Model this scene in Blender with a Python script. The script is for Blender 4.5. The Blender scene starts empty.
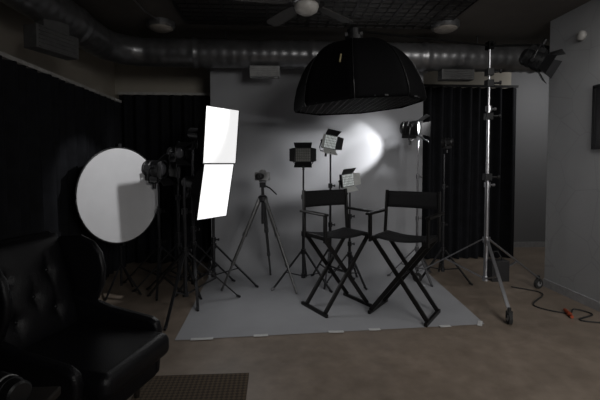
import bpy, bmesh, math, random
from mathutils import Vector, Matrix
random.seed(3)
S=bpy.context.scene
S.view_settings.view_transform='Standard'
COL=S.collection

# ---------------------------------------------------------------- materials
def mat(name,c,rough=.6,metal=0,var=.15,scale=20,bump=0.0,bscale=80,emit=0,emc=None,spec=.5,sheen=0):
    m=bpy.data.materials.new(name); m.use_nodes=True
    nt=m.node_tree; N=nt.nodes; L=nt.links
    b=N['Principled BSDF']
    b.inputs['Roughness'].default_value=rough
    b.inputs['Metallic'].default_value=metal
    b.inputs['Specular IOR Level'].default_value=spec
    tc=N.new('ShaderNodeTexCoord')
    n=N.new('ShaderNodeTexNoise'); n.inputs['Scale'].default_value=scale; n.inputs['Detail'].default_value=5
    L.new(tc.outputs['Object'],n.inputs['Vector'])
    r=N.new('ShaderNodeValToRGB')
    r.color_ramp.elements[0].position=.3; r.color_ramp.elements[1].position=.7
    r.color_ramp.elements[0].color=tuple(x*(1-var) for x in c)+(1,)
    r.color_ramp.elements[1].color=tuple(min(1,x*(1+var)) for x in c)+(1,)
    L.new(n.outputs['Fac'],r.inputs['Fac']); L.new(r.outputs['Color'],b.inputs['Base Color'])
    if bump:
        n2=N.new('ShaderNodeTexNoise'); n2.inputs['Scale'].default_value=bscale
        L.new(tc.outputs['Object'],n2.inputs['Vector'])
        bp=N.new('ShaderNodeBump'); bp.inputs['Strength'].default_value=bump; bp.inputs['Distance'].default_value=.01
        L.new(n2.outputs['Fac'],bp.inputs['Height']); L.new(bp.outputs['Normal'],b.inputs['Normal'])
    if emit:
        b.inputs['Emission Color'].default_value=(emc or c)+(1,)
        b.inputs['Emission Strength'].default_value=emit
    return m

M_black=mat('black_metal',(.010,.010,.011),.4,.1)
M_blackp=mat('black_plastic',(.012,.012,.013),.45)
M_stand=mat('dark_stand_metal',(.035,.035,.038),.28,.6)
M_chrome=mat('chrome',(.42,.42,.44),.28,.9,.05)
M_galv=mat('galvanised_steel',(.21,.21,.215),.33,.7,.3,6)
M_fabric=mat('black_fabric',(.003,.003,.0035),.8,0,.2,40,0,60,spec=.08)
M_curt=mat('curtain_velvet',(.009,.0095,.012),.85,0,.3,8,.2,300,spec=.2)
M_canvas=mat('black_canvas',(.009,.009,.010),.8,0,.2,60,.3,400,spec=.25)
M_woodb=mat('black_painted_wood',(.006,.0055,.0055),.4,0,.2,30,spec=.35)
M_leather=mat('black_leather',(.005,.005,.0065),.38,0,.2,30,.25,150,spec=.32)
M_leg=mat('dark_wood',(.010,.007,.005),.6)
M_white=mat('off_white_paint',(.45,.44,.42),.6)
M_grayp=mat('grey_register_paint',(.10,.10,.10),.6)
M_soft=mat('lit_diffuser',(.5,.5,.5),.8,0,.1,5,emit=.80,emc=(1,1,1))
M_soft2=mat('lit_diffuser_bright',(.6,.6,.6),.8,0,.05,5,emit=1.05,emc=(1,1,1))
M_lens=mat('lit_lens',(.9,.9,.9),.3,0,.02,10,emit=.9,emc=(.85,.95,1))
M_lens2=mat('lit_lens_pale',(.9,.9,.9),.3,0,.02,10,emit=.7,emc=(.9,.97,1))
M_lensoff=mat('glass_lens',(.1,.1,.11),.12,0,.1)
M_refl=mat('reflector_fabric',(.74,.74,.76),.6,0,.04,5)
M_paper=mat('grey_seamless_paper',(.335,.34,.36),.85,0,.04,3)
M_tape=mat('white_tape',(.58,.58,.58),.6)
M_silver=mat('silver_barn_door',(.55,.56,.55),.5,.2,.1)
M_tin=mat('ceiling_grid_black',(.010,.009,.009),.4,.2,.3)
M_tinb=mat('ceiling_tile_dark',(.046,.039,.034),.28,.3,.2)
M_ceil=mat('ceiling_paint',(.11,.10,.09),.85,0,.1,4)
M_red=mat('orange_cable',(.35,.06,.02),.5)
M_yel=mat('pale_yellow_label',(.42,.36,.20),.5)
M_glassdome=mat('frosted_dome',(.30,.27,.24),.4)
M_foot=mat('rubber',(.02,.02,.02),.8)
M_backwall=mat('wall_back_paint',(.42,.385,.325),.85,0,.06,3)
M_leftwall=mat('wall_left_paint',(.40,.36,.30),.85,0,.06,3)
M_base=mat('baseboard_paint',(.33,.33,.34),.5)

def floor_mat():
    m=mat('concrete_floor',(.245,.197,.158),.42,0,.12,1.6,.05,30)
    nt=m.node_tree;N=nt.nodes;L=nt.links;b=N['Principled BSDF']
    tc=N.new('ShaderNodeTexCoord')
    n=N.new('ShaderNodeTexNoise'); n.inputs['Scale'].default_value=9; n.inputs['Detail'].default_value=9
    L.new(tc.outputs['Object'],n.inputs['Vector'])
    old=b.inputs['Base Color'].links[0].from_socket
    r=N.new('ShaderNodeValToRGB'); r.color_ramp.elements[0].position=.3;r.color_ramp.elements[1].position=.75
    r.color_ramp.elements[0].color=(.75,.74,.72,1); r.color_ramp.elements[1].color=(1.1,1.1,1.1,1)
    L.new(n.outputs['Fac'],r.inputs['Fac'])
    mx=N.new('ShaderNodeMix'); mx.data_type='RGBA'; mx.blend_type='MULTIPLY'; mx.inputs['Factor'].default_value=1
    L.new(old,mx.inputs['A']); L.new(r.outputs['Color'],mx.inputs['B']); L.new(mx.outputs['Result'],b.inputs['Base Color'])
    mr=N.new('ShaderNodeMapRange'); mr.inputs['To Min'].default_value=.33; mr.inputs['To Max'].default_value=.6
    L.new(n.outputs['Fac'],mr.inputs['Value']); L.new(mr.outputs['Result'],b.inputs['Roughness'])
    return m
M_floor=floor_mat()
def crack_mat():
    m=mat('wall_right_paint',(.37,.375,.385),.8,0,.04,3)
    nt=m.node_tree;N=nt.nodes;L=nt.links;b=N['Principled BSDF']
    tc=N.new('ShaderNodeTexCoord')
    v=N.new('ShaderNodeTexVoronoi'); v.feature='DISTANCE_TO_EDGE'; v.inputs['Scale'].default_value=2.6
    L.new(tc.outputs['Object'],v.inputs['Vector'])
    r=N.new('ShaderNodeValToRGB'); r.color_ramp.elements[0].position=.004; r.color_ramp.elements[1].position=.014
    r.color_ramp.elements[0].color=(.88,.88,.88,1); r.color_ramp.elements[1].color=(1,1,1,1)
    L.new(v.outputs['Distance'],r.inputs['Fac'])
    old=b.inputs['Base Color'].links[0].from_socket
    mx=N.new('ShaderNodeMix'); mx.data_type='RGBA'; mx.blend_type='MULTIPLY'; mx.inputs['Factor'].default_value=1
    L.new(old,mx.inputs['A']); L.new(r.outputs['Color'],mx.inputs['B']); L.new(mx.outputs['Result'],b.inputs['Base Color'])
    bp=N.new('ShaderNodeBump'); bp.inputs['Strength'].default_value=.3; bp.inputs['Distance'].default_value=.01
    L.new(r.outputs['Color'],bp.inputs['Height']); L.new(bp.outputs['Normal'],b.inputs['Normal'])
    return m
M_rwall=crack_mat()
def rug_mat():
    m=mat('woven_rug',(.085,.058,.038),.95,0,.1,30)
    nt=m.node_tree;N=nt.nodes;L=nt.links;b=N['Principled BSDF']
    tc=N.new('ShaderNodeTexCoord'); mp=N.new('ShaderNodeMapping'); mp.inputs['Rotation'].default_value=(0,0,.785)
    L.new(tc.outputs['Object'],mp.inputs['Vector'])
    v=N.new('ShaderNodeTexChecker'); v.inputs['Scale'].default_value=46
    v.inputs['Color1'].default_value=(.10,.072,.047,1); v.inputs['Color2'].default_value=(.045,.032,.021,1)
    L.new(mp.outputs['Vector'],v.inputs['Vector']); L.new(v.outputs['Color'],b.inputs['Base Color'])
    return m
M_rug=rug_mat()

# ---------------------------------------------------------------- mesh builder
class MB:
    def __init__(s,M=None): s.bm=bmesh.new(); s.M=M or Matrix()
    def face(s,vs):
        try: return s.bm.faces.new(vs)
        except ValueError: return None
    def v(s,p): return s.bm.verts.new(s.M@Vector(p))
    def cyl(s,a,b,r1,r2=None,n=12,cap=True):
        r2=r1 if r2 is None else r2
        a=Vector(a);b=Vector(b);d=(b-a).normalized()
        up=Vector((0,0,1)) if abs(d.z)<.9 else Vector((1,0,0))
        x=d.cross(up).normalized(); y=d.cross(x)
        A=[];B=[]
        for i in range(n):
            t=2*math.pi*i/n; o=x*math.cos(t)+y*math.sin(t)
            A.append(s.v(a+o*r1));B.append(s.v(b+o*r2))
        for i in range(n): s.face([A[i],A[(i+1)%n],B[(i+1)%n],B[i]])
        if cap: s.face(A[::-1]); s.face(B)
        return s
    def box(s,c,sz,R=None):
        c=Vector(c);R=R or Matrix()
        vs=[]
        for z in(-.5,.5):
            for x,y in((-.5,-.5),(.5,-.5),(.5,.5),(-.5,.5)):
                vs.append(s.v(c+R@Vector((x*sz[0],y*sz[1],z*sz[2]))))
        for f in((3,2,1,0),(4,5,6,7),(0,1,5,4),(1,2,6,5),(2,3,7,6),(3,0,4,7)): s.face([vs[i] for i in f])
        return s
    def bar(s,a,b,w,h,up=(0,0,1)):
        a=Vector(a);b=Vector(b);d=(b-a);l=d.length;d.normalize()
        u=Vector(up)
        if abs(d.dot(u))>.99:u=Vector((0,1,0))
        x=d.cross(u).normalized();z=x.cross(d)
        R=Matrix((x,d,z)).transposed().to_4x4()
        return s.box((a+b)/2,(w,l,h),R)
    def lathe(s,prof,c=(0,0,0),axis='Z',n=24,ph=0):
        c=Vector(c);rings=[]
        for r,h in prof:
            ring=[]
            for i in range(n):
                t=2*math.pi*i/n+ph
                p=Vector((r*math.cos(t),r*math.sin(t),h))
                if axis=='Y': p=Vector((p.x,p.z,-p.y))
                if axis=='X': p=Vector((p.z,p.x,p.y))
                ring.append(s.v(c+p))
            rings.append(ring)
        for a,b in zip(rings,rings[1:]):
            for i in range(n): s.face([a[i],a[(i+1)%n],b[(i+1)%n],b[i]])
        if prof[0][0]>1e-4: s.face(rings[0][::-1])
        if prof[-1][0]>1e-4: s.face(rings[-1])
        return s
    def tube(s,pts,r,n=8):
        pts=[Vector(p) for p in pts];rings=[]
        for i,p in enumerate(pts):
            d=(pts[min(i+1,len(pts)-1)]-pts[max(i-1,0)]).normalized()
            up=Vector((0,0,1)) if abs(d.z)<.95 else Vector((1,0,0))
            x=d.cross(up).normalized();y=d.cross(x)
            rr=r[i] if isinstance(r,list) else r
            rings.append([s.v(p+(x*math.cos(2*math.pi*k/n)+y*math.sin(2*math.pi*k/n))*rr) for k in range(n)])
        for a,b in zip(rings,rings[1:]):
            for i in range(n): s.face([a[i],a[(i+1)%n],b[(i+1)%n],b[i]])
        s.face(rings[0][::-1]);s.face(rings[-1]);return s
    def prism(s,poly,depth,axis='X',off=0):
        def P(a,b,d):
            return {'X':(d,a,b),'Y':(a,d,b),'Z':(a,b,d)}[axis]
        A=[s.v(P(a,b,off-depth/2)) for a,b in poly];B=[s.v(P(a,b,off+depth/2)) for a,b in poly]
        s.face(A[::-1]);s.face(B)
        n=len(poly)
        for i in range(n): s.face([A[i],A[(i+1)%n],B[(i+1)%n],B[i]])
        return s
    def grid(s,fn,nu,nv):
        g=[[s.v(fn(i/nu,j/nv)) for j in range(nv+1)] for i in range(nu+1)]
        for i in range(nu):
            for j in range(nv): s.face([g[i][j],g[i+1][j],g[i+1][j+1],g[i][j+1]])
        return s
    def obj(s,name,m,parent=None,smooth=False,bevel=0,seg=2,sub=0,solid=0,label=None,**props):
        bmesh.ops.recalc_face_normals(s.bm,faces=s.bm.faces[:])
        me=bpy.data.meshes.new(name); s.bm.to_mesh(me); s.bm.free()
        o=bpy.data.objects.new(name,me); COL.objects.link(o); me.materials.append(m)
        if smooth:
            for p in me.polygons:p.use_smooth=True
        if solid:
            md=o.modifiers.new('Solid','SOLIDIFY');md.thickness=solid
        if bevel:
            md=o.modifiers.new('Bevel','BEVEL');md.width=bevel;md.segments=seg;md.limit_method='ANGLE';md.angle_limit=math.radians(35)
        if sub:
            md=o.modifiers.new('Sub','SUBSURF');md.levels=sub;md.render_levels=sub
        if smooth and bevel: o.modifiers.new('WN','WEIGHTED_NORMAL')
        if parent:o.parent=parent
        if label:o['label']=label
        for k,v in props.items():o[k]=v
        return o
def root(name,label,cat,loc=(0,0,0),rz=0,group=None):
    e=bpy.data.objects.new(name,None);e.empty_display_size=.1
    e.location=loc;e.rotation_euler=(0,0,math.radians(rz));COL.objects.link(e)
    e['label']=label;e['category']=cat
    if group:e['group']=group
    return e
def orient(o,d,roll=0):
    d=Vector(d).normalized(); x=d.cross(Vector((0,0,1))).normalized(); z=x.cross(d)
    R=Matrix((x,d,z)).transposed().to_4x4()
    return Matrix.Translation(o)@R@Matrix.Rotation(math.radians(roll),4,'Y')
def structure(o): o['kind']='structure'; return o
def sbox(name,lo,hi,m):
    lo=Vector(lo);hi=Vector(hi)
    b=MB();b.box((0,0,0),(hi-lo));o=b.obj(name,m);o.location=(lo+hi)/2
    o['kind']='structure';return o

# ---------------------------------------------------------------- room shell
CZ=3.08
sbox('floor',(-2.45,-2.2,-.1),(5.6,7.0,0),M_floor)
sbox('ceiling',(-2.45,-2.2,CZ),(5.6,7.0,CZ+.1),M_ceil)
sbox('wall_left',(-2.45,-2.2,0),(-2.35,7.0,CZ),M_leftwall)
sbox('wall_back',(-2.35,6.1,0),(3.70,6.25,CZ),M_backwall)
sbox('wall_right',(3.17,-2.2,0),(3.33,4.48,CZ),M_rwall)
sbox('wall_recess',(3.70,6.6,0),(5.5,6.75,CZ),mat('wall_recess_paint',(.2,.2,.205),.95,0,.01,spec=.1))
sbox('wall_far_right',(5.4,-2.2,0),(5.5,6.6,CZ),M_backwall)
sbox('baseboard_right',(3.155,-2.2,0),(3.17,4.48,.09),M_base)
sbox('baseboard_recess',(3.70,6.585,0),(5.4,6.6,.09),M_base)
gx0,gx1,gy0,gy1=-1.0,2.0,1.6,4.75
sbox('trim_1',(gx0,gy0,CZ-.02),(gx1,gy1,CZ),M_tinb)
b=MB()
nx=26;ny=27
for i in range(nx+1):
    x=gx0+(gx1-gx0)*i/nx; b.box((x,(gy0+gy1)/2,CZ-.024),(.014 if i%4 else .035,gy1-gy0,.008))
for j in range(ny+1):
    y=gy0+(gy1-gy0)*j/ny; b.box(((gx0+gx1)/2,y,CZ-.0235),(gx1-gx0,.014 if j%4 else .035,.008))
structure(b.obj('trim_2',M_tin))

# ---------------------------------------------------------------- backdrop
rt=root('paper_backdrop','grey seamless paper backdrop sweeping from a ceiling roll onto the floor','backdrop')
def paper(u,w):
    yf=3.27+(3.43-3.27)*u; yb=5.4;R=.38;top=2.72
    L1=(yb-R)-yf;L2=R*math.pi/2;L3=top-R
    s_=w*(L1+L2+L3)
    if s_<L1: y=yf+s_;z=.004
    elif s_<L1+L2:
        a=(s_-L1)/R; y=yb-R+R*math.sin(a);z=.004+R-R*math.cos(a)
    else: y=yb;z=.004+R+(s_-L1-L2)
    k=(y-yf)/(yb-yf)
    xl=-.82-.03*k; xr=1.88+.15*k
    return (xl+(xr-xl)*u,y,z)
MB().grid(paper,24,90).obj('paper_sheet',M_paper,rt,smooth=True)
b=MB();b.cyl((-.9,5.46,2.74),(2.1,5.46,2.74),.05,n=20);b.obj('paper_roll',M_paper,rt,smooth=False)
b=MB();b.cyl((-.97,5.46,2.74),(2.17,5.46,2.74),.02)
for x in(-.94,2.14): b.box((x,5.46,2.9),(.03,.05,.36))
b.obj('roll_bracket',M_black,rt)
for x,y,l,r in((-.6,3.275,.18,3),(-.12,3.31,.12,4),(.52,3.345,.13,0),(.86,3.37,.1,3),(1.5,3.40,.1,4),(1.84,3.44,.12,60)):
    b=MB();b.box((0,0,0),(l,.038,.003));o=b.obj('tape_strip',M_tape);o.location=(x,y,.0085);o.rotation_euler=(0,0,math.radians(r))
    o['label']='short strip of white gaffer tape holding the paper edge';o['category']='tape';o['group']='tape along the paper edge'

# ---------------------------------------------------------------- curtains
def curtain(p0,p1,h,z0,label,fold=.16,amp=.05,rail=M_white):
    p0=Vector(p0);p1=Vector(p1);d=(p1-p0);L=d.length;d.normalize();nrm=Vector((-d.y,d.x))
    r_=root('curtain',label,'curtain',(p0.x,p0.y,0))
    rnd=[random.uniform(-1,1) for _ in range(400)]
    def f(u,w):
        s=u*L; k=s/fold; i=int(k); ph=rnd[i]*(1-(k-i))+rnd[i+1]*(k-i)
        z=z0+w*(h-z0)
        a=amp*(math.sin(2*math.pi*k+1.3*ph)+.35*math.sin(4.7*k+2*w)+.3*ph)*(1.0-.35*w)
        q=d*s+nrm*a
        return (q.x,q.y,z)
    MB().grid(f,int(L/.014),8).obj('curtain_fabric',M_curt,r_,smooth=True)
    b=MB();e=d*L;b.bar((0,0,h+.02),(e.x,e.y,h+.02),.035,.035);b.obj('curtain_rail',rail,r_)
curtain((-2.14,.6),(-2.14,5.74),2.28,.005,'long black pleated drape covering the side wall under a pale rail')
curtain((-2.22,5.88),(-.72,5.88),2.42,.005,'black pleated drape beside the grey backdrop')
curtain((2.0,5.86),(3.66,5.86),2.58,.005,'black pleated drape hanging on the back wall',rail=M_black)

# ---------------------------------------------------------------- duct
def duct():
    zc=2.80
    path=[]
    n=int((4.6-1.2)/.03)
    for i in range(n): path.append(Vector((-1.95,1.2+i*.03,zc)))
    for i in range(15):
        a=math.pi/2*i/14; path.append(Vector((-1.95+.45-.45*math.cos(a),4.6+.45*math.sin(a),zc)))
    x=-1.5
    while x<4.6: x+=.03; path.append(Vector((x,5.05,zc)))
    rr=[]
    for i,p in enumerate(path):
        r=.169
        if i%4==0:r+=.005
        if i%48 in(0,1): r+=.010
        rr.append(r)
    b=MB();b.tube(path,rr,n=32)
    r_=root('air_duct','galvanised spiral air duct running under the ceiling around a corner','duct')
    b.obj('duct_pipe',M_galv,r_,smooth=True)
    for p in [(-1.95,2.2),(-1.95,3.4),(-.6,5.05),(1.0,5.05),(2.6,5.05)]:
        b=MB();b.cyl((p[0],p[1],zc+.165),(p[0],p[1],CZ),.008);b.obj('hanger_rod',M_black,r_)
duct()
def register(loc,w,h,rz,lbl,m=M_grayp,collar=0):
    r_=root('air_register',lbl,'vent',loc,rz)
    MB().box((0,0,0),(w,.14,h)).obj('register_box',m,r_,bevel=.006)
    b=MB()
    for i in range(6): b.box((0,-.075,-h/2+h*(i+.5)/6),(w*.9,.012,.006),Matrix.Rotation(.5,4,'X'))
    b.obj('louvre',m,r_)
    if collar: MB().box((0,0,h/2+collar/2),(w*.6,.1,collar)).obj('duct_collar',m,r_)
register((-.12,4.98,2.565),.36,.13,0,'pale rectangular air register under the duct',mat('pale_register',(.35,.35,.35),.6))
register((2.3,5.0,2.565),.42,.13,0,'grey rectangular air register under the duct')
register((-1.9,3.6,2.48),.42,.19,70,'dark grey rectangular air register below the duct',collar=.09)

# ---------------------------------------------------------------- ceiling lamps and fan
for x,y in((-1.31,4.78),(1.98,4.6)):
    r_=root('ceiling_lamp','round unlit flush ceiling lamp with frosted dome','lamp',(x,y,CZ))
    MB().lathe([(.16,0),(.16,-.05),(.15,-.07),(.14,-.07)],n=32).obj('lamp_base',M_galv,r_,smooth=False)
    MB().lathe([(.14,-.068),(.12,-.085),(.09,-.10),(.05,-.108),(.001,-.11)],n=32).obj('lamp_shade',M_glassdome,r_,smooth=True)
    if x<0:
        b=MB();b.tube([(.0,-.15,-.02),(-.02,-.5,-.07),(0,-1.0,-.11),(-.02,-1.5,-.08),(-.03,-1.9,-.02)],.008);b.obj('power_cord',M_galv,r_)
r_=root('ceiling_fan','dark ceiling fan with pale frosted centre light','fan',(.27,3.42,CZ),0)
D=-.07
MB().lathe([(.07,0),(.07,-.03),(.03,-.05),(.015,-.06),(.015,-.12+D),(.06,-.13+D),(.11,-.15+D),(.115,-.21+D),(.09,-.23+D)],n=32).obj('fan_motor',M_galv,r_,smooth=False,bevel=.003)
MB().lathe([(.10,-.222+D),(.105,-.24+D),(.09,-.28+D),(.05,-.305+D),(.001,-.312+D)],n=32).obj('lamp_shade',mat('fan_glass',(.6,.58,.55),.4),r_,smooth=True)
M_blade=mat('fan_blade_paint',(.07,.065,.06),.5)
for a in(190,262,334,46,118):
    R=Matrix.Rotation(math.radians(a),4,'Z')@Matrix.Rotation(math.radians(12),4,'X')
    b=MB(Matrix.Translation((0,0,-.20+D))@R)
    b.prism([(.16,-.045),(.3,-.065),(.60,-.07),(.65,-.045),(.65,.045),(.60,.07),(.3,.065),(.16,.045)],.008,'Z')
    b.box((.13,0,.0),(.1,.03,.012))
    b.obj('fan_blade',M_blade,r_)

# ---------------------------------------------------------------- light stands
M_hub=mat('caster_hub',(.35,.35,.36),.4,.5)
def stand(r_,h,rad=.45,rot=0,hub=.5,m=M_stand,pr=.016,spread_z=.14,wheels=False,n=3,lw=.026):
    b=MB()
    b.cyl((0,0,spread_z-.03),(0,0,h*.45),pr*1.25,n=14)
    b.cyl((0,0,h*.45),(0,0,h*.75),pr,n=14)
    b.cyl((0,0,h*.75),(0,0,h),pr*.75,n=14)
    for z in(h*.45,h*.75): b.cyl((0,0,z-.035),(0,0,z+.02),pr*1.8,n=14); b.cyl((0,0,z-.01),(pr*3.4,0,z-.01),.009,n=8); b.cyl((pr*3.2,0,z-.01),(pr*4.2,0,z-.01),.016,n=10)
    b.cyl((0,0,hub-.03),(0,0,hub+.03),pr*2.1,n=14); b.cyl((0,0,spread_z-.03),(0,0,spread_z+.02),pr*1.9,n=14)
    b.obj('pole',m,r_,smooth=False)
    for i in range(n):
        a=math.radians(rot+i*360/n);c,s_=math.cos(a),math.sin(a)
        b=MB()
        foot=Vector((c*rad,s_*rad,.02 if not wheels else .12)); top=Vector((c*pr*2,s_*pr*2,hub))
        b.bar(top,foot,lw,.014)
        mid=top.lerp(foot,.55); lo=Vector((c*pr*2,s_*pr*2,spread_z))
        b.bar(lo,mid,lw*.8,.011)
        if not wheels: b.cyl(foot+Vector((-c*.02,-s_*.02,.012)),foot+Vector((c*.02,s_*.02,-.006)),.014,.012,n=10)
        lg=b.obj('leg',m,r_)
        if wheels:
            p=foot+Vector((0,0,-.062))
            b=MB()
            b.cyl(foot+Vector((0,0,-.02)),foot+Vector((0,0,.03)),.016,n=10)
            b.cyl(p+Vector((-s_*.014,c*.014,0)),p+Vector((s_*.014,-c*.014,0)),.058,n=28)
            b.bar(foot+Vector((-s_*.02,c*.02,-.0)),p+Vector((-s_*.02,c*.02,0)),.012,.02)
            b.bar(foot+Vector((s_*.02,-c*.02,-.0)),p+Vector((s_*.02,-c*.02,0)),.012,.02)
            b.obj('caster',M_foot,lg)
            b=MB();b.cyl(p+Vector((-s_*.018,c*.018,0)),p+Vector((s_*.018,-c*.018,0)),.03,n=20);b.obj('caster_hub',M_hub,lg)
def fresnel(r_,o,d,sc=1.0,lens=M_lensoff,doors=(0,1,2,3),door_m=M_black,roll=0,hm=M_black):
    M=orient(o,d,roll)@Matrix.Scale(sc,4)
    b=MB(M)
    b.lathe([(.03,-.17),(.065,-.165),(.085,-.14),(.09,-.12),(.085,-.115),(.085,-.09),(.092,-.085),(.092,-.06),(.085,-.055),(.085,-.03),(.094,-.025),(.094,.03),(.1,.035),(.1,.06),(.088,.06),(.088,.045)],axis='Y',n=28)
    b.box((0,-.06,-.1),(.09,.16,.05))
    H=b.obj('lamp_housing',hm,r_,smooth=False)
    MB(M).lathe([(.001,.062),(.05,.058),(.086,.047)],axis='Y',n=28).obj('lens',lens,H,smooth=True)
    b=MB(M)
    pts=[(-.115,-.02,.03),(-.12,-.03,-.08),(-.09,-.04,-.14),(0,-.045,-.155),(.09,-.04,-.14),(.12,-.03,-.08),(.115,-.02,.03)]
    b.tube(pts,.009,n=8); b.cyl((-.13,-.02,.02),(-.09,-.02,.02),.02);b.cyl((.13,-.02,.02),(.09,-.02,.02),.02)
    b.cyl((0,-.045,-.155),(0,-.045,-.21),.018)
    b.obj('yoke',M_black,H)
    for k in doors:
        R=Matrix.Rotation(k*math.pi/2,4,'Y'); w=.09 if k%2==0 else .07
        b=MB(M@R)
        A=[(-w,.065,.095),(w,.065,.095),(w*1.35,.16,.16),(-w*1.35,.16,.16)]
        vs=[b.v(p) for p in A]; b.face(vs)
        b.obj('barn_door',door_m,H,solid=.003)
    return M

r_=root('studio_light','black barn-door studio lamp on a tripod stand beside the round reflector','studio light',(-1.345,4.72,0))
stand(r_,1.20,.48,42,.46)
fresnel(r_,(0,-.0,1.38),(.9,-.35,-.05),1.1)
# reflector disc on holder
RD=Vector((-1.665,4.46,0))
r_=root('reflector_disc','large round white reflector disc held upright before the black drape','reflector',RD)
n=Vector((.85,-.53,.04)).normalized()
M=orient((0,0,1.10),n)
MB(M).lathe([(.001,.004),(.51,.004),(.51,-.004),(.001,-.004)],axis='Y',n=64).obj('reflector_face',M_refl,r_)
ring=[(0.52*math.cos(t*math.pi/32),0,.52*math.sin(t*math.pi/32)) for t in range(65)]
MB(M).tube(ring,.008,n=8).obj('rim',M_black,r_,smooth=True)
b=MB(M);b.cyl((0,-.03,-.53),(0,-.03,.56),.01);b.box((0,-.02,-.53),(.04,.05,.04));b.box((0,-.02,.54),(.04,.05,.04))
b.obj('holder_arm',M_stand,r_)
b=MB()
q=M@Vector((0,-.05,-.5))
b.cyl((q.x,q.y,.1),(q.x,q.y,.95),.013)
for a in(250,345,80):
    c,s_=math.cos(math.radians(a)),math.sin(math.radians(a))
    b.bar((q.x,q.y,.35),(q.x+c*.24,q.y+s_*.24,.012),.018,.01)
b.obj('holder_stand',M_stand,r_)

# two lit softboxes on stands
def softbox(r_,c,d,w,h,roll,m,dep=.28):
    M=orient(c,d,roll)
    b=MB(M)
    k=[(-w/2,0,-h/2),(w/2,0,-h/2),(w/2,0,h/2),(-w/2,0,h/2)]
    q=[(-.07,-dep,-.07),(.07,-dep,-.07),(.07,-dep,.07),(-.07,-dep,.07)]
    f=[(x*1.02,.014,z*1.01) for x,y,z in k]
    K=[b.v(p) for p in k];Q=[b.v(p) for p in q];Fv=[b.v(p) for p in f]
    for i in range(4):
        b.face([K[i],K[(i+1)%4],Q[(i+1)%4],Q[i]]); b.face([Fv[i],Fv[(i+1)%4],K[(i+1)%4],K[i]])
    b.face(Q)
    s1=b.obj('softbox_shell',M_fabric,r_,solid=.004)
    MB(M).box((0,.006,0),(w*.99,.004,h*.99)).obj('diffuser',m,s1)
    b=MB(M);b.lathe([(.04,-dep-.2),(.06,-dep-.18),(.065,-dep-.02),(.09,-dep+.02)],axis='Y',n=20)
    b.cyl((0,-dep-.1,-.06),(0,-dep-.1,-.16),.018)
    b.obj('lamp_housing',M_black,r_)
    return M
r_=root('softbox_light','lit rectangular softbox on a black tripod stand, raised high','softbox',(-.90,4.46,0))
softbox(r_,(.345,-.26,1.732),(.78,-.62,-.10),.46,.57,0,M_soft)
stand(r_,1.62,.56,-75,.55)
MB().bar((0,0,1.60),(.03,-.02,1.68),.03,.03).obj('bracket',M_black,r_)
r_=root('softbox_light','lit rectangular softbox with brighter diffuser on a low stand','softbox',(-.90,4.04,0))
softbox(r_,(.285,.13,1.16),(.80,-.60,-.20),.42,.57,0,M_soft2)
stand(r_,1.30,.56,-95,.55)
MB().bar((0,0,1.10),(-.03,.26,1.14),.03,.03).obj('bracket',M_black,r_)
r_=root('light_stand','slim black tripod light stand without a lamp','stand',(-.72,4.72,0))
stand(r_,1.25,.52,-12,.48)
r_=root('studio_light','small black barn-door lamp on a stand near the softboxes','studio light',(-1.10,4.62,0))
stand(r_,1.42,.48,-50,.5)
fresnel(r_,(0,0,1.56),(.75,-.6,-.05),.8)

# ---------------------------------------------------------------- camera on tripod
M_trip=mat('tripod_grey',(.12,.12,.12),.3,.7)
TX,TY=-.14,4.62
r_=root('camera_tripod','dark grey three-legged camera tripod with extended legs','tripod',(TX,TY,0))
b=MB();b.cyl((0,0,.75),(0,0,1.2),.018);b.lathe([(.035,1.0),(.055,1.02),(.055,1.06),(.035,1.08)],n=16)
b.box((0,0,1.2),(.07,.07,.06));b.box((0,0,1.245),(.08,.08,.015))
b.tube([(0,0,1.2),(.08,.04,1.16),(.16,.1,1.08)],.009)
b.obj('tripod_head',M_stand,r_)
for a in(-38,196,80):
    c,s_=math.cos(math.radians(a)),math.sin(math.radians(a))
    b=MB();t=Vector((c*.035,s_*.035,1.04));f=Vector((c*.48,s_*.48,.01))
    m1=t.lerp(f,.38);m2=t.lerp(f,.7)
    b.cyl(t,m1,.023);b.cyl(m1,m2,.018);b.cyl(m2,f+Vector((0,0,.008)),.013)
    b.cyl(t.lerp(f,.37),t.lerp(f,.41),.027);b.cyl(t.lerp(f,.68),t.lerp(f,.72),.023)
    b.obj('leg',M_trip,r_)
r_=root('photo_camera','small mirrorless camera with short lens mounted on the tripod','camera',(TX,TY,1.2535),-25)
b=MB();b.box((0,0,.045),(.17,.06,.095));b.prism([(-.035,.09),(.035,.09),(.02,.12),(-.02,.12)],.06,'Y');b.box((-.068,-.02,.045),(.024,.05,.08))
b.obj('camera_body',mat('camera_grey',(.30,.30,.30),.4,.3),r_,bevel=.005)
MB().lathe([(.03,-.02),(.036,-.04),(.036,-.11),(.03,-.115),(.026,-.105),(.001,-.10)],c=(0,0,.045),axis='Y',n=24).obj('camera_lens',M_black,r_)

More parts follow.
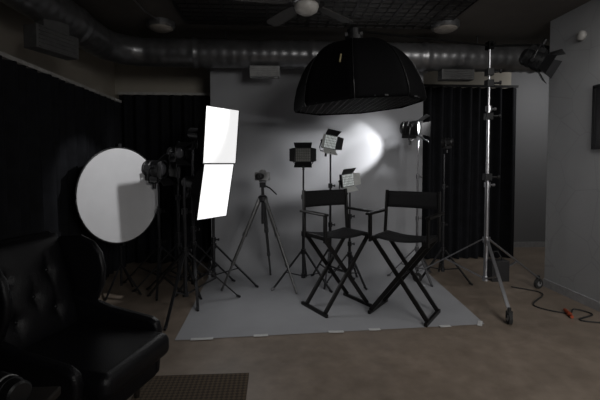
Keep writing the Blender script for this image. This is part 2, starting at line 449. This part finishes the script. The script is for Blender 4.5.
# ---------------------------------------------------------------- LED panels
def led(r_,o,d,w=.24,h=.17,roll=0,door=M_silver,front=M_lensoff,op=35):
    M=orient(o,d,roll)
    H=MB(M).box((0,-.02,0),(w,.05,h)).obj('panel_body',M_black,r_,bevel=.006)
    b=MB(M)
    b.box((0,.007,0),(w*.9,.004,h*.88));b.obj('led_face',front,H)
    b=MB(M)
    for i in range(1,8): b.box((-w*.45+w*.9*i/8,.010,0),(.003,.003,h*.88))
    for j in range(1,5): b.box((0,.010,-h*.44+h*.88*j/5),(w*.9,.003,.003))
    b.obj('led_grid',M_stand,H)
    b=MB(M);ww=w/2+.02
    b.tube([(-ww,-.02,0),(-ww,-.04,-h*.5),(-ww*.8,-.045,-h*.72),(ww*.8,-.045,-h*.72),(ww,-.04,-h*.5),(ww,-.02,0)],.007)
    b.cyl((-ww-.01,-.02,0),(-w/2,-.02,0),.014);b.cyl((ww+.01,-.02,0),(w/2,-.02,0),.014);b.cyl((0,-.045,-h*.72),(0,-.045,-h*.72-.06),.014)
    b.obj('yoke',M_black,H)
    for k in range(4):
        a=math.radians(op);L=.08
        if k<2:
            sx=1 if k==0 else -1
            A=[(sx*w/2,.006,-h/2),(sx*w/2,.006,h/2),(sx*(w/2+L*math.sin(a)),.006+L*math.cos(a),h*.42),(sx*(w/2+L*math.sin(a)),.006+L*math.cos(a),-h*.42)]
        else:
            sz=1 if k==2 else -1
            A=[(-w/2,.006,sz*h/2),(w/2,.006,sz*h/2),(w*.55,.006+L*math.cos(a),sz*(h/2+L*math.sin(a))),(-w*.55,.006+L*math.cos(a),sz*(h/2+L*math.sin(a)))]
        b=MB(M);b.face([b.v(p) for p in A]);b.obj('barn_door',door if not isinstance(door,list) else door[k],H,solid=.003)
M_pale=mat('led_pale',(.6,.62,.62),.4,emit=.22,emc=(.92,1,.98))
r_=root('led_panel_light','black square LED panel with open barn doors on a tripod stand','led light',(.33,4.62,0))
stand(r_,1.42,.38,-40,.42,pr=.014,lw=.022)
led(r_,(0,0.04,1.545),(-.12,-1,-.05),.19,.17,0,M_black,mat('led_grey',(.16,.16,.15),.3),48)
r_=root('led_panel_light','tall LED panel with pale face and dark barn doors','led light',(.67,4.80,0))
stand(r_,1.58,.30,10,.4,pr=.014,lw=.022)
led(r_,(0,0.03,1.705),(.45,-.9,-.1),.18,.17,-8,[M_silver,M_black,M_black,M_silver],M_pale,50)
r_=root('led_panel_light','low LED panel with pale face behind the director chair','led light',(.89,4.70,0))
stand(r_,1.10,.28,60,.36,pr=.014,lw=.022)
led(r_,(-.02,0.03,1.245),(.5,-.85,.05),.18,.16,6,[M_black,M_silver,M_black,M_silver],M_pale,45)

# ---------------------------------------------------------------- director chairs
def director(loc,rz,lbl):
    r_=root('director_chair',lbl,'chair',loc,rz,group='tall black director chairs')
    W=.27
    for sx in(-1,1):
        MB().bar((sx*W,-.22,.018),(sx*W,.22,.018),.03,.034).obj('floor_runner',M_woodb,r_,bevel=.004)
        MB().bar((sx*.25,-.21,.735),(sx*.25,.21,.735),.035,.04).obj('seat_rail',M_woodb,r_,bevel=.004)
        b=MB();b.bar((sx*.275,-.19,.70),(sx*.275,-.19,.955),.022,.04,(0,1,0));b.obj('arm_post',M_woodb,r_,bevel=.003)
        b=MB();b.bar((sx*.275,.17,.70),(sx*.265,.20,1.175),.022,.04,(0,1,0));b.obj('back_post',M_woodb,r_,bevel=.003)
        MB().box((sx*.285,-.01,.967),(.055,.44,.024)).obj('armrest',M_woodb,r_,bevel=.008)
    for y in(-.17,.15):
        for sx,dy in((1,-.012),(-1,.012)):
            b=MB();b.bar((-sx*W,y+dy,.03),(sx*.25,y+dy,.72),.040,.02,(0,1,0));b.obj('leg',M_woodb,r_,bevel=.003)
    b=MB();b.cyl((-.0,-.19,.385),(0,.17,.385),.009)
    b.obj('pivot_bolt',M_stand,r_)
    MB().grid(lambda u,w:(-.25+.5*u,-.20+.4*w,.757-.028*math.sin(math.pi*u)),16,4).obj('seat',M_canvas,r_,smooth=True,solid=.006)
    def bk(u,w): return (-.268+.536*u,.185+.03*math.sin(math.pi*u)+.02*w,1.0+.165*w)
    MB().grid(bk,16,4).obj('backrest',M_canvas,r_,smooth=True,solid=.008)
director((.62,3.98,0),28,'tall folding black director chair with canvas seat, angled towards its twin')
director((1.245,3.74,0),-38,'tall folding black director chair nearer the paper edge')

# ---------------------------------------------------------------- octabox
OC=Vector((.79,3.78,2.01))
r_=root('octagonal_softbox','large unlit black octagonal softbox hanging face down from a boom','softbox',OC)
T=Matrix.Rotation(math.radians(-4),4,'Y')
prof=[(.605,-.03),(.62,0),(.614,.06),(.60,.12),(.58,.19),(.55,.26),(.515,.33),(.475,.39),(.425,.445),(.37,.49),(.31,.525),(.25,.55),(.10,.585),(.07,.59)]
b=MB(T)
ph=math.radians(22.5+8)
fine=64
def octr(a,r):
    s=(a-ph)%(math.pi/4)-math.pi/8
    return r*math.cos(math.pi/8)/math.cos(s)
rings=[]
for k,(r,h) in enumerate(prof):
    ring=[]
    for i in range(fine):
        a=2*math.pi*i/fine+ph
        s=abs(((a-ph)%(math.pi/4))/(math.pi/4)-.5)*2
        rr=octr(a,r)*(1-.02*(1-s*s)*(1 if 0<k<12 else 0))
        ring.append(b.v((rr*math.cos(a),rr*math.sin(a),h)))
    rings.append(ring)
for A,B in zip(rings,rings[1:]):
    for i in range(fine): b.face([A[i],A[(i+1)%fine],B[(i+1)%fine],B[i]])
sh=b.obj('softbox_shell',M_fabric,r_,smooth=True,solid=.004)
b=MB(T)
for i in range(8):
    a=2*math.pi*i/8+ph
    b.tube([((r+.002)*math.cos(a),(r+.002)*math.sin(a),h) for r,h in prof],.004,n=6)
b.obj('rib',M_black,sh)
b=MB(T);b.lathe([(.59,.0),(.001,.0)],n=8,ph=ph);b.obj('diffuser',mat('dim_diffuser',(.8,.8,.8),.8),sh)
b=MB(T)
for i in range(-9,10):
    x=i*.06;L=math.sqrt(max(0,.58**2-x*x))*.93
    for ang in(0,60,120):
        R=Matrix.Rotation(math.radians(ang),4,'Z')
        p=R@Vector((x,-L,-.014));q=R@Vector((x,L,-.014)); b.bar(p,q,.004,.012)
b.obj('honeycomb_grid',mat('grid_fabric',(.03,.03,.032),.6),sh)
b=MB(T);b.lathe([(.05,.57),(.085,.59),(.085,.63),(.06,.64),(.06,.70),(.04,.72)],n=24);b.box((0,0,.65),(.17,.03,.04));
b.obj('speed_ring',M_black,r_)
b=MB(T);R=Matrix.Rotation(math.radians(-117),4,'Z')
b.tube([R@Vector((r+.002,0,h)) for r,h in [(.50,.30),(.455,.37)]],.008);b.obj('maker_tag',M_yel,sh)

P=Vector((2.29,4.18,0))
r_=root('rolling_stand','tall chrome rolling light stand with casters, boom arm and lamp','stand',P)
stand(r_,2.72,.78,-104,.62,M_chrome,.019,.2,wheels=True,lw=.03)
b=MB();a=OC+T@Vector((0,0,.69))-P; b0=Vector((0,0,2.70)); dirn=(b0-a).normalized()
e0=b0+Vector((.50,-.06,.0))
b.cyl(a,b0,.009); b.cyl(b0,e0,.012); b.box(b0,(.06,.08,.08)); b.cyl(b0+Vector((0,-.09,0)),b0+Vector((0,.05,0)),.014); b.cyl(e0+Vector((0,0,.01)),e0+Vector((0,0,-.08)),.014)
b.obj('boom_arm',mat('matt_black',(.004,.004,.004),.8,spec=.1),r_)
for z in(2.42,2.3,1.95,1.3):
    b=MB();b.box((0,0,z),(.07,.08,.075));b.cyl((.03,-.02,z),(.09,-.05,z),.012);b.cyl((.085,-.048,z),(.105,-.058,z),.022)
    b.obj('clamp',M_black,r_,bevel=.004)
fresnel(r_,e0+Vector((0,0,-.17)),(.62,-.60,-.50),1.05,lens=M_lensoff,roll=180,door_m=M_stand)
b=MB();b.box((.10,-.06,.30),(.19,.12,.22));b.tube([(.03,-.06,.40),(0.06,-.05,.5),(.10,-.05,.5),(.16,-.06,.40)],.008)
b.obj('ballast_box',M_blackp,r_,bevel=.02)

r_=root('studio_light','black lamp with pale round lens and barn doors on a stand','studio light',(1.77,4.86,0))
stand(r_,1.72,.34,40,.38,mat('grey_stand_metal',(.20,.20,.21),.3,.8),.012)
fresnel(r_,(-.05,0,1.88),(.84,-.54,-.03),1.0,lens=M_lens2,doors=(0,2,3))
SL=Vector((2.07,4.78,0))
r_=root('studio_light','small black lamp on a slim stand aimed at the backdrop','studio light',SL)
stand(r_,1.56,.34,75,.38,M_stand,.012)
sdir=Vector((-.895,.446,-.04)).normalized()
fresnel(r_,(.0,0,1.70),sdir,.6,lens=M_lens,doors=())

# ---------------------------------------------------------------- wing armchair
r_=root('wing_armchair','black leather wingback armchair with a few back buttons','armchair',(-1.12,2.28,0),72)
r_.scale=(.93,1,1)
b=MB();b.box((0,.02,.23),(.70,.66,.20));b.obj('seat_frame',M_leather,r_,bevel=.03,seg=4,smooth=True)
b=MB();b.box((0,-.09,.375),(.60,.70,.14));b.obj('seat_cushion',M_leather,r_,bevel=.055,seg=6,smooth=True)
for sx in(-1,1):
    b=MB()
    b.prism([(-.31,.14),(-.335,.42),(-.32,.475),(-.27,.50),(.02,.54),(.20,.59),(.32,.61),(.36,.58),(.36,.14)],.068,'X',sx*.34)
    b.obj('armrest',M_leather,r_,bevel=.031,seg=6,smooth=True)
    b=MB()
    b.prism([(.20,.50),(.12,.58),(.075,.68),(.065,.78),(.09,.88),(.15,.95),(.25,.985),(.42,.97),(.36,.52)],.050,'X',sx*.345)
    b.obj('wing',M_leather,r_,bevel=.022,seg=6,smooth=True)
BUT=[(-.14,.80),(.14,.80),(0,.68),(-.14,.58),(.14,.58)]
def back(u,w):
    x=-.31+.62*u; z=.42+.58*w
    y=.24+.17*w
    bulge=.06*(math.sin(math.pi*u)**.4 if 0<u<1 else 0)*(math.sin(math.pi*w)**.3 if 0<w<1 else 0)
    dip=0
    for bx,bz in BUT:
        dip+=.02*math.exp(-((x-bx)**2+(z-bz)**2)/.0018)
        dip+=.008*math.exp(-((x-bx)**2)/.0003-((z-bz)**2)/.008)
    return (x,y-bulge+dip,z)
MB().grid(back,48,48).obj('backrest',M_leather,r_,smooth=True)
b=MB();b.prism([(.26,.18),(.28,.42),(.44,.98),(.47,1.01),(.51,1.00),(.52,.95),(.40,.18)],.66,'X',0)
b.obj('back_frame',M_leather,r_,bevel=.025,seg=4,smooth=True)
for bx,bz in BUT:
    y=back((bx+.31)/.62,(bz-.42)/.58)[1]
    MB().lathe([(.014,0.006),(.013,-.004),(.008,-.009),(.001,-.011)],c=(bx,y,bz),axis='Y',n=12).obj('button',M_leather,r_,smooth=True)
for sx in(-1,1):
    for y in(-.20,.30):
        b=MB();b.cyl((sx*.27,y,.16),(sx*.28,y+(-.0 if y<0 else .03),.013),.026,.016,n=12);b.obj('leg',M_leg,r_)

b=MB();b.box((0,0,0),(.70,1.3,.012));o=b.obj('woven_rug',M_rug,bevel=.003);o.location=(-.53,2.06,.0065)
o['label']='brown woven mat with a tight chequered weave on the floor';o['category']='rug'

# small dark table with kit, beside the armchair
r_=root('side_table','small dark wooden side table beside the armchair','table',(-.98,1.17,0))
MB().box((0,0,.685),(.52,.40,.03)).obj('table_top',M_leg,r_,bevel=.006)
for sx in(-1,1):
    for sy in(-1,1):
        b=MB();b.cyl((sx*.22,sy*.16,.67),(sx*.23,sy*.17,0),.018,.013);b.obj('leg',M_leg,r_)
def lens_item(x,y,s,tilt):
    r_=root('camera_lens','short black camera lens lying on the small table','camera lens',(x,y,.70+.036*s),tilt,group='lenses on the small table')
    MB().lathe([(.028*s,-.06*s),(.034*s,-.055*s),(.034*s,-.02*s),(.036*s,-.018*s),(.036*s,.03*s),(.034*s,.035*s),(.034*s,.06*s),(.03*s,.062*s),(.026*s,.055*s),(.001,.05*s)],axis='Y',n=28).obj('lens_barrel',M_black,r_)
    MB().lathe([(.0365*s,.0),(.037*s,.004*s),(.0365*s,.008*s)],axis='Y',n=28).obj('grip_ring',M_silver if s>1 else M_red,r_)
lens_item(-.84,1.29,1.1,60)
lens_item(-.98,1.31,.9,-35)
r_=root('gear_pouch','slumped dark fabric gear pouch on the small table','pouch',(-.93,1.18,.70))
b=MB()
def pouch(u,v):
    a=2*math.pi*u;t=v*math.pi
    r=math.sin(t); k=1+.08*math.sin(3*a)+.05*math.sin(5*a+2*t)
    return (.10*r*math.cos(a)*k,.055*r*math.sin(a)*k,.03*(1-math.cos(t))*(1+.1*math.sin(2*a)))
b.grid(pouch,32,14);b.obj('pouch_body',mat('pouch_canvas',(.04,.034,.028),.8,0,.2,60,.3,400),r_,smooth=True)
MB().tube([(-.06,0,.05),(-.04,0,.075),(.03,.01,.08),(.07,0,.04)],.006).obj('strap',M_leg,r_,smooth=True)

# ---------------------------------------------------------------- right side bits
r_=root('picture_frame','dark framed picture hanging on the pale wall','picture',(3.16,3.47,1.9))
b=MB()
for y,z,sy,sz in((0,.3,.66,.03),(0,-.3,.66,.03),(.315,0,.03,.6),(-.315,0,.03,.6)): b.box((-.005,y,z),(.03,sy,sz))
b.obj('frame',M_black,r_)
MB().box((0.0,0,0),(.012,.6,.57)).obj('picture_panel',mat('dark_print',(.02,.02,.022),.3),r_)
r_=root('wall_device','small round white device fixed high on the wall','device',(3.17,3.98,2.76))
b=MB();b.lathe([(.05,0),(.05,-.03),(.04,-.045),(.001,-.05)],axis='X',n=24);b.obj('device_body',M_white,r_,smooth=True)
def bez(pts,n=10):
    out=[]
    P_=[Vector(p) for p in pts]
    for i in range(len(P_)-1):
        p0=P_[max(i-1,0)];p1=P_[i];p2=P_[i+1];p3=P_[min(i+2,len(P_)-1)]
        for k in range(n):
            t=k/n;out.append(.5*((2*p1)+(p2-p0)*t+(2*p0-5*p1+4*p2-p3)*t*t+(3*p1-p0-3*p2+p3)*t**3))
    out.append(P_[-1]);return out
r_=root('power_cable','black power cable with orange connector snaking over the floor','cable',(0,0,0))
MB().tube(bez([(2.75,4.45,.008),(2.95,4.2,.008),(2.62,3.85,.008),(2.8,3.62,.008),(2.95,3.72,.008),(3.02,3.58,.008),(2.8,3.45,.008),(3.1,3.3,.008),(3.12,3.0,.008)]),.007).obj('cord',M_foot,r_,smooth=True)
b=MB();b.cyl((2.78,3.56,.02),(2.82,3.68,.02),.02,.016);b.cyl((2.755,3.50,.02),(2.78,3.56,.02),.014);b.obj('connector',M_red,r_)

# ---------------------------------------------------------------- lights
def area(name,loc,tgt,size,power,col=(1,1,1),sy=None,spread=180):
    l=bpy.data.lights.new(name,'AREA');l.energy=power;l.size=size;l.color=col;l.spread=math.radians(spread)
    if sy:l.shape='RECTANGLE';l.size_y=sy
    o=bpy.data.objects.new(name,l);COL.objects.link(o);o.location=loc
    o.rotation_euler=(Vector(tgt)-Vector(loc)).to_track_quat('-Z','Y').to_euler();return o
def spot(name,loc,tgt,power,ang,blend,soft=.03,col=(1,1,1)):
    sp=bpy.data.lights.new(name,'SPOT');sp.energy=power;sp.spot_size=math.radians(ang);sp.spot_blend=blend;sp.shadow_soft_size=soft;sp.color=col
    o=bpy.data.objects.new(name,sp);COL.objects.link(o);o.location=loc
    o.rotation_euler=(Vector(tgt)-Vector(loc)).to_track_quat('-Z','Y').to_euler();return o
area('front_fill',(2.2,-1.8,2.4),(2.3,3.8,.0),1.8,36,(1,.98,.95),1.3,105)  # added fill from behind the camera, no window stands there
area('ceiling_glow',(2.3,2.6,2.95),(2.1,3.0,0),1.0,10,(1,.98,.95))
area('softbox_glow',(-.40,4.04,1.4),(.6,3.3,.2),.4,3,(1,1,1),.9)
area('recess_fill',(4.5,5.4,2.9),(4.3,6.5,.8),.5,12,(1,1,1))  # added fill without a fixture, brightens the recess wall
sl=Vector((2.14,4.42,2.23))
spot('spot_halo',sl,(1.15,5.4,1.6),80,48,1.0,.05)  # extra spot without a lamp body, added for soft glow round the pool
s0=SL+Vector((0,0,1.70))+sdir*.08
spot('spot_lamp',s0,s0+sdir,125,47,.45,.02)
spot('reflector_light',(0,3.72,2.55),RD+Vector((0,0,1.12)),80,40,.4,.02)
w=bpy.data.worlds.new('World');S.world=w;w.use_nodes=True
w.node_tree.nodes['Background'].inputs['Color'].default_value=(.85,.9,1,1)
w.node_tree.nodes['Background'].inputs['Strength'].default_value=.032

# ---------------------------------------------------------------- camera
cd=bpy.data.cameras.new('Camera');cd.lens=24;cd.sensor_width=36;cd.shift_y=-.036
c=bpy.data.objects.new('Camera',cd);COL.objects.link(c);c.location=(0,0,1.45)
c.rotation_euler=(math.radians(90-2.2),0,math.radians(-3.6))
S.camera=c
